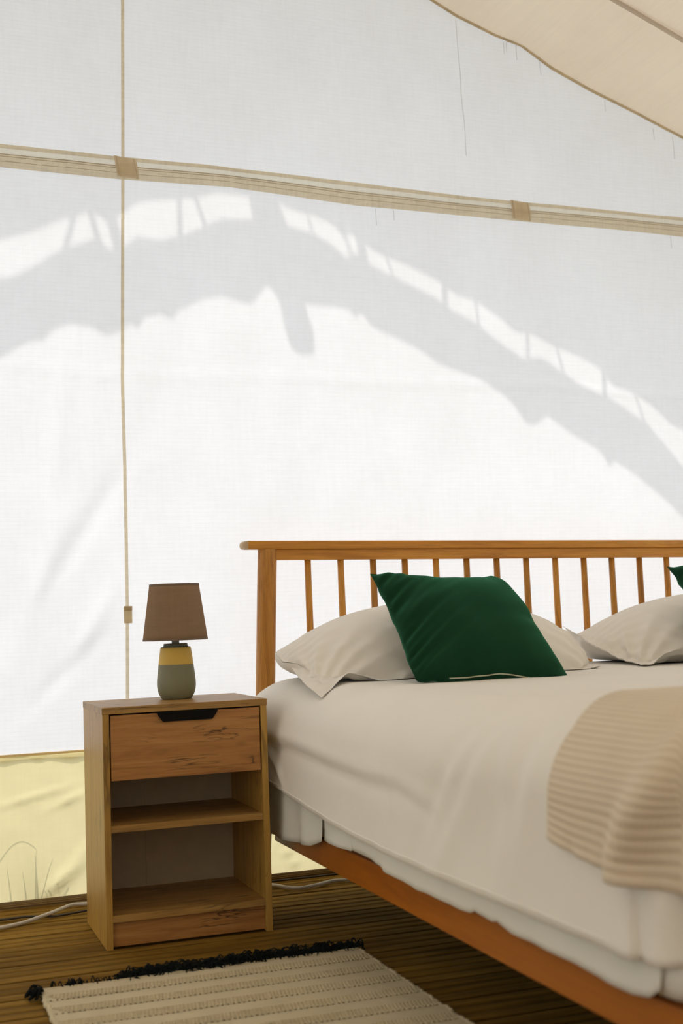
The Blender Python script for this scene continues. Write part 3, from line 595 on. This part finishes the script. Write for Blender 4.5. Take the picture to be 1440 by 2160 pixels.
# throw blanket across the foot
TX0, TX1, TY0, TY1 = SX0 - .010, SX1 + .01, SY0 - .012, .5; TA, TB = .155, .133
Ltl = .29
xf = np.concatenate([np.arange(TX0 + TA - Ltl, TX0 + TA + .75, .0022), np.linspace(TX0 + TA + .757, TX1 - TA + Ltl, 150)])
yf = np.concatenate([np.linspace(TY0 + TA - .29, TY0 + TA, 70)[:-1], np.linspace(TY0 + TA, -1.30, 42)])
FX, FY = np.meshgrid(xf, yf)
FYr = FY + np.clip((FY + 1.50) / .2, 0, 1) * (.012 * nzv(FX * 5, 0 * FX, 4) - .05 * np.clip((TX0 + TA - FX) / .12, 0, 1))
x, y, z, d, Lq, ux, uy = wrap(FX, FYr, TX0, TX1, TY0, TY1, TA, TB, 0)
zt = bed_top(x, y) + .013; hemz = np.interp(y, [-1.75, -1.62, -1.56, -1.40, -1.33], [.36, .375, .392, .408, .420]); ang_ = np.arctan2(abs(uy), abs(ux)); hemz = np.where(d > 1e-9, np.where(ang_ > .05, np.interp(ang_, [.05, .6, 1.2, 1.57], [.395, .390, .378, .362]), hemz), hemz)
dm = .29
tail = np.clip((d - Lq) / (dm - Lq), 0, 1); zz = np.where(d <= Lq, zt + z, (zt - TB) * (1 - tail) + hemz * tail)
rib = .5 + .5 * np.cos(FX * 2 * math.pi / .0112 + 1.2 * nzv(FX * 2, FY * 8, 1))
bumpy = .0017 * rib + tail * (.006 * nzv(y * 9 + x * 9, zz * 3, 2)) + tail ** 3 * .008 * nzv(y * 34 + x * 30, zz * 4, 5) + .0006 * np.cos(FY * 2 * math.pi / .012)
aa_ = np.arctan2(abs(uy), abs(ux)); cc_ = .28 + 1.0 * np.clip(1 - d / .27, 0, 1); on_ = (d > 1e-9) * (aa_ > .001) * np.clip(d / .15, 0, 1)
bumpy = bumpy + on_ * (.026 * np.exp(-((aa_ - cc_) / .17) ** 2) - .016 * np.exp(-((aa_ - cc_ - .42) / .22) ** 2))
nrm_o = np.clip(d / Lq, 0, 1)
P = np.stack([x + ux * bumpy * nrm_o, y + uy * bumpy * nrm_o, zz + bumpy * (1 - nrm_o)], -1)
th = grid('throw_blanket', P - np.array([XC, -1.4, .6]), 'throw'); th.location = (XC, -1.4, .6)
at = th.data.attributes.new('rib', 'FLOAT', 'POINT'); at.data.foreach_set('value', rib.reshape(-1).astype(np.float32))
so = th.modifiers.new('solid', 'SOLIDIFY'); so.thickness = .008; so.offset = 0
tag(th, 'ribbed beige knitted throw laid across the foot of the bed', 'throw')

# ================================================================== PILLOWS: small position-based cloth solver
def pbd(w, h, nx, ny, fl, press, vt, g, coll, init, steps=130, iters=10, seed=0, bend=.35, comp=.15):
    r = np.random.default_rng(seed); u = np.linspace(-w / 2, w / 2, nx); v = np.linspace(-h / 2, h / 2, ny); U, V = np.meshgrid(u, v)
    m = np.minimum(np.minimum(U + w / 2, w / 2 - U), np.minimum(V + h / 2, h / 2 - V)) - fl
    ins = m > 1e-6
    # slightly bowed-in seams are produced by the tension itself
    X = np.zeros((2, ny, nx, 3)); X[..., 0] = U; X[..., 1] = V; X[0, ..., 2] = np.where(ins, .006, 0); X[1, ..., 2] = -np.where(ins, .006, 0)
    X[..., 2] += r.normal(0, .0008, X.shape[:3]); X = init(X.reshape(-1, 3)).reshape(X.shape)
    dx, dy = w / (nx - 1), h / (ny - 1); prev = X.copy(); dt = 1 / 50
    cons = []
    def add(sa, sb, L, k): cons.append((sa, sb, L, k))
    sl = slice
    for (di, dj, L, k) in ((0, 1, dx, 1), (1, 0, dy, 1), (1, 1, math.hypot(dx, dy), .35), (1, -1, math.hypot(dx, dy), .35), (0, 2, 2 * dx, bend), (2, 0, 2 * dy, bend)):
        if dj >= 0: a = (sl(None), sl(0, ny - di), sl(0, nx - dj)); b = (sl(None), sl(di, ny), sl(dj, nx))
        else: a = (sl(None), sl(0, ny - di), sl(-dj, nx)); b = (sl(None), sl(di, ny), sl(0, nx + dj))
        add(a, b, L, k)
    sew = ~ins; cw = lambda sx_: np.exp(-(((U - sx_ * w / 2) / .16) ** 2 + ((V + h / 2) / .13) ** 2)); gw = 1 + 5 * (cw(-1) + cw(1))
    for s_ in range(steps):
        vel = (X - prev) * .90; prev = X.copy(); X = X + vel; X[..., 2] -= g * dt * dt * gw
        e1 = np.zeros_like(X); e2 = np.zeros_like(X)
        e1[:, :, 1:-1] = X[:, :, 2:] - X[:, :, :-2]; e1[:, :, 0] = X[:, :, 1] - X[:, :, 0]; e1[:, :, -1] = X[:, :, -1] - X[:, :, -2]
        e2[:, 1:-1] = X[:, 2:] - X[:, :-2]; e2[:, 0] = X[:, 1] - X[:, 0]; e2[:, -1] = X[:, -1] - X[:, -2]
        nn = np.cross(e1, e2); nn /= np.linalg.norm(nn, axis=-1, keepdims=True) + 1e-9; nn[1] *= -1
        th_ = np.linalg.norm(X[0] - X[1], axis=-1)[ins].sum() * dx * dy; p_ = press * max(0, 1 - th_ / vt)
        X += np.where(ins[None, ..., None], nn * p_ * dt * dt, 0)
        for it in range(iters):
            for a, b, L, k in cons:
                D_ = X[b] - X[a]; l = np.linalg.norm(D_, axis=-1, keepdims=True) + 1e-9; c_ = (l - L)
                c_ = np.where(c_ < 0, c_ * comp, c_)
                D_ = D_ / l * c_ * (.24 * k); X[a] += D_; X[b] -= D_
            mid = (X[0] + X[1]) * .5; X[0][sew] = mid[sew]; X[1][sew] = mid[sew]
            X = coll(X)
    # separate the flange layers a hair
    e1 = X[0, :, 2:] - X[0, :, :-2]; return X, ins
def pillow_mesh(X, mat, name, parent=None):
    ny, nx = X.shape[1:3]; n = nx * ny; idx = np.arange(n).reshape(ny, nx); f = []
    border = np.zeros((ny, nx), bool); border[0] = border[-1] = True; border[:, 0] = border[:, -1] = True
    idb = np.where(border, idx, idx + n)
    q = lambda I: np.stack([I[:-1, :-1], I[:-1, 1:], I[1:, 1:], I[1:, :-1]], -1).reshape(-1, 4)
    F = q(idx).tolist() + q(idb)[:, ::-1].tolist(); V = X.reshape(-1, 3)
    me = bpy.data.meshes.new(name); me.from_pydata(V.tolist(), [], F); bm = bmesh.new(); bm.from_mesh(me)
    bmesh.ops.delete(bm, geom=[v for v in bm.verts if not v.link_faces], context='VERTS'); bm.to_mesh(me); bm.free()
    me.materials.append(M[mat]); me.polygons.foreach_set('use_smooth', [True] * len(me.polygons))
    o = bpy.data.objects.new(name, me); C.objects.link(o); o.parent = parent
    s = o.modifiers.new('sub', 'SUBSURF'); s.levels = 1; s.render_levels = 1; return o
def bed_coll(X):
    x, y, z = X[..., 0], X[..., 1], X[..., 2]
    e = np.clip((SX0 + A_ - x) / A_, 0, 1); s = np.clip((x - (SX1 - A_)) / A_, 0, 1); ee = np.maximum(e, s)
    zb = .5848 - B_ * (1 - np.sqrt(np.maximum(1 - ee ** 2, 0))); X[..., 2] = np.maximum(z, zb); X[..., 1] = np.minimum(y, .412); return X
def bed_z(x): return .5862 - B_ * (1 - math.sqrt(max(0, 1 - max(0, (SX0 + A_ - x) / A_) ** 2)))
def make_pillow(cx, cy, seed, label, corners, left, front, w_=.87, h_=.55):
    def init(P):
        q = P.copy(); q[:, 2] = P[:, 2] + .66 + .12 * P[:, 1]; q[:, 0] += cx; q[:, 1] += cy; return q
    nx, ny = 84, 54
    X, ins = pbd(w_, h_, nx, ny, .050, 70, (w_ - .12) * (h_ - .12) * .135, 2.2, bed_coll, init, 90, 9, seed, bend=.8, comp=.3)
    U, V = np.meshgrid(np.linspace(-1, 1, nx), np.linspace(-1, 1, ny))
    mid = X.mean(0)
    for (cu, cv, tgt, su, sv) in corners:
        j = 0 if cu < 0 else nx - 1; i = 0 if cv < 0 else ny - 1; dl = np.array(tgt) - mid[i, j]; wgt = np.exp(-((U - cu) / su) ** 2 - ((V - cv) / sv) ** 2); X += wgt[None, ..., None] * dl
    left = np.array(left, float); o_ = np.argsort(left[:, 0]); left = left[o_]; mid = X.mean(0); vv_ = V[:, 0]
    dl = np.stack([np.interp(vv_, left[:, 0], left[:, c + 1]) for c in range(3)], -1) - mid[:, 0]; X += np.exp(-((U + 1) / .17) ** 2)[None, ..., None] * dl[None, :, None]
    front = np.array(front, float); mid = X.mean(0); uu_ = U[0]; tg = np.stack([np.interp(uu_, front[:, 0], front[:, c + 1]) for c in range(3)], -1)
    fw = np.clip((front[-1, 0] - uu_) / .25, 0, 1); dl = tg - mid[0]; dl[:, :2] *= fw[:, None]; dl[:, 2] = np.where(fw > 0, dl[:, 2], front[-1, 3] - mid[0, :, 2]); dl[uu_ > .8] = 0
    X += np.exp(-((V + 1) / .17) ** 2)[None, ..., None] * dl[None, None]
    # wrinkles drawn from the ends and the front seam towards the crown
    e1 = X[0, :, 2:] - X[0, :, :-2]; e1 = np.pad(e1, ((0, 0), (1, 1), (0, 0)), 'edge'); e2 = np.pad(X[0, 2:] - X[0, :-2], ((1, 1), (0, 0), (0, 0)), 'edge'); nn = np.cross(e1, e2); nn /= np.linalg.norm(nn, axis=-1, keepdims=True) + 1e-9
    pu, pv = (1 - abs(U)) * w_ / 2, (V + 1) * h_ / 2; edge = 1 - np.exp(-(np.minimum(pu, pv) / .012) ** 2) * .5
    def rays(px, py, f, ph):
        ang = np.arctan2(pv - py, pu - px); rad_ = np.hypot(pv - py, pu - px); return np.sin(f * ang + 2.5 * nzv(rad_ * 5, ang * 1.5, ph) + ph), rad_
    s1, r1 = rays(-.03, .02, 15, seed * 1.); s2, r2 = rays(-.10, .30, 22, seed * 2.)
    rg = lambda q: 1 - 2 * np.abs(q) ** .8
    wr = .0085 * rg(s1) * np.exp(-((r1 - .14) / .12) ** 2) + .006 * rg(s2) * np.exp(-((r2 - .17) / .09) ** 2)
    c1 = pv * .5 + pu * .86; wr = wr + .011 * np.exp(-((pv - .13) / .08) ** 2) * (nzv(c1 * 26, pv * 5, seed + 4.) + .5 * nzv(c1 * 60, pv * 9, seed + 8.)) * np.clip(pu / .1, 0, 1)
    wr = wr * edge * np.clip((.50 - pv) / .15, 0, 1)
    X[0] += nn * wr[..., None]; X[1][~ins] = X[0][~ins] - np.array([0, 0, .0014])
    # stitched channel between filled part and flange
    m = np.minimum(np.minimum((U + 1) * w_ / 2, (1 - U) * w_ / 2), np.minimum((V + 1) * h_ / 2, (1 - V) * h_ / 2)) - .050; X[0, ..., 2] -= .005 * np.exp(-(m / .007) ** 2)
    X = bed_coll(X); X[1] = np.where(ins[..., None], X[1], np.minimum(X[1], X[0])); X[0, ..., 2] += np.where(ins, 0, .0012)
    X[:, 0] = X[0:1, 0]; X[:, -1] = X[0:1, -1]; X[:, :, 0] = X[0:1, :, 0]; X[:, :, -1] = X[0:1, :, -1]
    r_ = empty('pillow', (cx, cy, .6), label, 'pillow', 'white pillows against the headboard'); o = pillow_mesh(X - np.array([cx, cy, .6]), 'pillow', 'pillowcase', r_)
    return r_
make_pillow(.905, .135, 3, 'white pillow leaning behind the nearer, fully visible green cushion',
            [(1, -1, (1.262, -.115, .590), .20, .40), (1, 1, (1.36, .34, .62), .2, .6)],
            [(1, .555, .37, .660), (.5, .520, .27, .654), (.1, .497, .17, .640), (-.15, .488, .10, .618), (-.35, .482, .03, .600), (-.7, .468, -.07, .582), (-1, .472, -.19, .552)],
            [(-1, .472, -.19, .552), (-.90, .515, -.15, .575), (-.80, .560, -.13, .610), (-.70, .600, -.13, .602), (-.6, .645, -.135, .586), (-.3, .77, -.14, .5835)])
make_pillow(1.815, .145, 11, 'white pillow further right, behind the green cushion cut off by the frame',
            [], [(1, 1.40, .33, .690), (.3, 1.385, .18, .655), (-.3, 1.385, .04, .612), (-.7, 1.38, -.07, .594), (-1, 1.365, -.14, .588)],
            [(-1, 1.365, -.14, .588), (-.90, 1.405, -.135, .592), (-.78, 1.45, -.12, .618), (-.65, 1.50, -.12, .624), (-.45, 1.585, -.12, .604), (-.2, 1.70, -.13, .586)])

# cushions
def cushion_shape(n=72, W=.44, T=.060):
    g_ = np.sin(np.linspace(-1, 1, n) * math.pi / 2 * .96) / math.sin(math.pi / 2 * .96); U, V = np.meshgrid(g_, g_); out = []
    for sgn in (1, -1):
        x = U * W / 2 * (1 - .075 * (1 - V ** 2) ** 1.2); y = V * W / 2 * (1 - .075 * (1 - U ** 2) ** 1.2)
        h = T * (np.clip(1 - abs(U) ** 2.4, 0, 1) * np.clip(1 - abs(V) ** 2.4, 0, 1)) ** .52
        eL = np.exp(-(U + 1) / .34) * (1 - np.exp(-(U + 1) / .05)); eR = np.exp(-(1 - U) / .22) * (1 - np.exp(-(1 - U) / .05)); eB = np.exp(-(V + 1) / .20) * (1 - np.exp(-(V + 1) / .05)); eT = np.exp(-(1 - V) / .2) * (1 - np.exp(-(1 - V) / .05))
        k = 2.0 if sgn > 0 else 5.0
        wl = nzv((V - .7 * (U + 1)) * 4.2, U * .8, k) + .6 * nzv((V - .9 * (U + 1)) * 9.5, U * 1.2, k + 3); wr = nzv((V + .3 * (1 - U)) * 4.5, U, k + 7); wb = nzv(U * 4.5, V, k + 9); wt = nzv(U * 4, V, k + 11)
        h = h + (.026 * eL * wl + .010 * eR * wr + .010 * eB * wb + .006 * eT * wt) * (h > 1e-6)
        z = sgn * h + .010 * V * 0 + .006 * nzv(U * 1.6, V * 1.6, 20) + .010 * (np.clip(-U - .3, 0, 1) * np.clip(-V - .2, 0, 1))
        c_ = np.exp(-((U - 1) ** 2 + (V - 1) ** 2) / .16); x = x - .046 * c_; y = y + .020 * c_; c_ = np.exp(-((U - 1) ** 2 + (V - 1) ** 2) / .008); x = x - .014 * c_; y = y - .014 * c_
        c_ = np.exp(-((U - 1) ** 2 + (V + 1) ** 2) / .12); y = y - .022 * c_; x = x + .004 * c_
        c_ = np.exp(-((U + 1) ** 2 + (V + 1) ** 2) / .03); x = x + .008 * c_; y = y + .004 * c_
        out.append(np.stack([x, y, z], -1))
    return np.array(out)
XCu = cushion_shape()
def make_cushion(dx, label, first=None):
    # bottom-left corner, edge direction and lean from the photograph
    e = np.array([.9988, -.034, -.060]); e /= np.linalg.norm(e); lean = .70
    n = np.array([.034, .999, 0]); upv = n * math.cos(lean) + np.array([0, 0, 1.]) * math.sin(lean); upv -= e * (upv @ e); upv /= np.linalg.norm(upv); nv = np.cross(e, upv)
    span = XCu[0, :, :, 0].max() - XCu[0, :, :, 0].min(); sc_ = .405 / span
    o0 = np.array([.645 + dx, -.328, .588]) + e * .197 + upv * .197 + np.array([0, 0, .002]); Rm = np.stack([e, upv, nv], 1)
    T = Matrix([[*(Rm[i] * sc_), o0[i]] for i in range(3)] + [[0, 0, 0, 1]])
    if first is None:
        r_ = empty('cushion', (0, 0, 0), label, 'cushion', 'green cushions on the pillows'); c_ = pillow_mesh(XCu, 'green', 'cushion_cover', r_)
        k = 2; row = XCu[0, k, 3:-3]; nn = np.array([0, 0, 1.])
        zr = lambda q, j: XCu[0, int(q), j] * (1 - q % 1) + XCu[0, int(q) + 1, j] * (q % 1)
        tz = np.array([zr(1.2 + 1.6 * (1 + math.sin(j * .24 - 1.0)) * math.sin(math.pi * (j - 22) / 46), j) for j in range(22, 68)]); tz = spline(tz[::3], 60)
        tube('zip', tz + np.array([0, -.001, .0022]), .0016, 'cream', c_, 6)
    else:
        r_ = first.copy(); C.objects.link(r_); tag(r_, label)
        for ch in first.children:
            c = ch.copy(); C.objects.link(c); c.parent = r_
            for g_ in ch.children: q_ = g_.copy(); C.objects.link(q_); q_.parent = c
    r_.matrix_world = T; return r_
c1 = make_cushion(0, 'dark green square cushion propped on the nearer white pillow, whole in view')
make_cushion(.868, 'dark green cushion at the right edge of the photo, only its corner showing', c1)

# ================================================================== RUG
rug = empty('rug', (.166, -.85, 0), 'cream woven cotton rug with black yarn fringe before the nightstand', 'rug')
RX0, RX1, RY0, RY1 = -.177, .507, -1.35, -.285
nxr, nyr = 90, 330; X, Y = np.meshgrid(np.linspace(0, 1, nxr), np.linspace(RY1, RY0, nyr))
wob = .004 * nzv(X * 0 + 3, Y * 12, 1); Xw = RX0 + (RX1 - RX0) * X + (X < .02) * (.005 * nzv(Y * 30, 0 * Y, 1)) + (X > .98) * (.005 * nzv(Y * 30, 0 * Y, 7)) + .012 * np.clip(-.35 - Y, 0, .2) * 0
pitch = .0895; ph = (RY1 - Y) / pitch; fr = ph - np.floor(ph)
Zr = .0105 + .0016 * np.sin(np.clip(fr / .5, 0, 1) * math.pi) ** .5 - .0012 * (fr > .95) + .0014 * nzv(X * 3, Y * 3, 2) + .0007 * nzv(X * 60, Y * 60, 5)
Yw = Y + .004 * nzv(X * 2.2, Y * 2, 4)
grid('woven_panel', np.stack([Xw - .166, Yw + .85, Zr], -1), 'rug', rug)
edge_pts = [np.stack([Xw[i] - .166, Yw[i] + .85, Zr[i]], -1) for i in (0, -1)]
box('rug_underside', (RX0 + .003, RY0 + .003, .0005), (RX1 - .003, RY1 - .004, .0085), 'rug', rug, 0, (.166, -.85, 0))
for i in (0, -1): tube('end_binding', np.stack([Xw[i] - .166, Yw[i] + .85, Zr[i] - .003], -1), .0062, 'rug', rug, 8)
for j in (0, -1):
    yy_ = Yw[:, j] + .85; tube('selvedge', np.stack([Xw[:, j] - .166 + .002 * np.sin(np.arange(nyr) * .9), yy_, Zr[:, j] - .004], -1), .0052, 'rug', rug, 6)
# raised slanted stitches in rows
oct_v = np.array([(1, 0, 0), (-1, 0, 0), (0, 1, 0), (0, -1, 0), (0, 0, 1), (.5, .55, .5), (-.5, -.55, .5), (.5, -.55, .5), (-.5, .55, .5)])
oct_f = [(0, 5, 7), (7, 5, 4), (2, 5, 0), (2, 4, 5), (2, 8, 4), (2, 1, 8), (1, 6, 8), (8, 6, 4), (1, 3, 6), (3, 7, 6), (6, 7, 4), (3, 0, 7)]
VV, FF = [], []
for r_ in range(12):
    for s_, (fy, sgn) in enumerate(((.52, 1), (.61, 1), (.70, 1), (.79, 1), (.90, -1))):
        yb = RY1 - (r_ + fy) * pitch
        for i in range(92):
            xb_ = RX0 + .006 + i * .0075 + s_ * .0058
            if xb_ > RX1 - .004: break
            a = .42 * sgn + random.uniform(-.15, .15); ca, sa = math.cos(a), math.sin(a); lx, ly, lz = (.0064, .0026, .0020) if sgn > 0 else (.0030, .0030, .0030)
            b0 = len(VV); yo = .004 * nz((xb_ - RX0) / (RX1 - RX0) * 2.2, yb * 2, 4)
            for px, py, pz in oct_v: VV.append((xb_ + px * lx * ca - py * ly * sa - .166, yb + yo + px * lx * sa + py * ly * ca + .85, .0108 + pz * lz))
            FF += [tuple(b0 + k for k in f) for f in oct_f]
tag(mk('woven_stitch', VV, FF, 'knot', rug, True), kind='stuff')
VV, FF = [], []
for r_ in range(12):
    for i in range(64):
        xb_ = RX0 + .008 + i * .0107 + random.uniform(-.001, .001); yb = RY1 - (r_ + .955) * pitch; yo = .004 * nz((xb_ - RX0) / (RX1 - RX0) * 2.2, yb * 2, 4); b0 = len(VV)
        if xb_ > RX1 - .006: break
        for px, py, pz in oct_v: VV.append((xb_ + px * .0026 - .166, yb + yo + py * .0030 + .85, .0112 + pz * .0010))
        FF += [tuple(b0 + k for k in f) for f in oct_f]
tag(mk('hole_shade_spot', VV, FF, 'hole_shade', rug, True), kind='stuff')  # raised dark spots, coloured as the shade inside the weave's holes
# black fringe
paths, rad = [], []
def strand(x0, y0, ang, ln, r=.0015, hz=.010, curl=1.):
    n = 12; p = np.zeros((n, 3)); p[0] = (x0, y0, .008); a = ang; zc = random.uniform(.002, hz); hump = random.uniform(0, .018)
    for i in range(1, n):
        a += random.uniform(-.55, .55) * curl; p[i] = p[i - 1] + np.array([math.cos(a), math.sin(a), 0]) * ln / n; t = i / (n - 1)
        p[i][2] = .008 * (1 - t) + zc * t + hump * math.sin(math.pi * t)
    paths.append(p - np.array([.166, -.85, 0])); rad.append(np.full(n, r))
for i in range(1100):
    x0 = random.uniform(-.02, .505); dens = np.interp(x0, [-.02, .02, .1, .5], [.5, .9, 1, .85])
    if random.random() > dens: continue
    strand(x0, RY1 - random.uniform(0, .006) + .004, random.uniform(.1, 2.6), random.uniform(.022, .048) * dens, hz=.022)
for i in range(60): strand(random.uniform(-.165, -.02), RY1 + .002, random.uniform(-.4, .6), random.uniform(.008, .018), .0012, .008)
for i in range(26): strand(random.uniform(.0, .5), RY1 - .002, random.uniform(-2.4, -.4), random.uniform(.01, .025), .0009, .018)
vv, ff = tube_mesh(paths, rad, 4); tag(mk('fringe', vv, ff, 'fringe', rug, True), 'tangled black yarn fringe', kind='stuff')
for (tx, ty, ta, nl, ln) in ((RX0 - .001, RY1 - .012, -2.35, 46, .040), (-.122, RY1 + .002, .9, 30, .022)):
    paths, rad = [], []
    for i in range(nl): strand(tx + random.uniform(-.004, .004), ty + random.uniform(-.006, .006), ta + random.uniform(-.5, .5), ln * random.uniform(.7, 1.1), .0014, .014, .5)
    vv, ff = tube_mesh(paths, rad, 4); mk('tassel', vv, ff, 'fringe', rug, True)
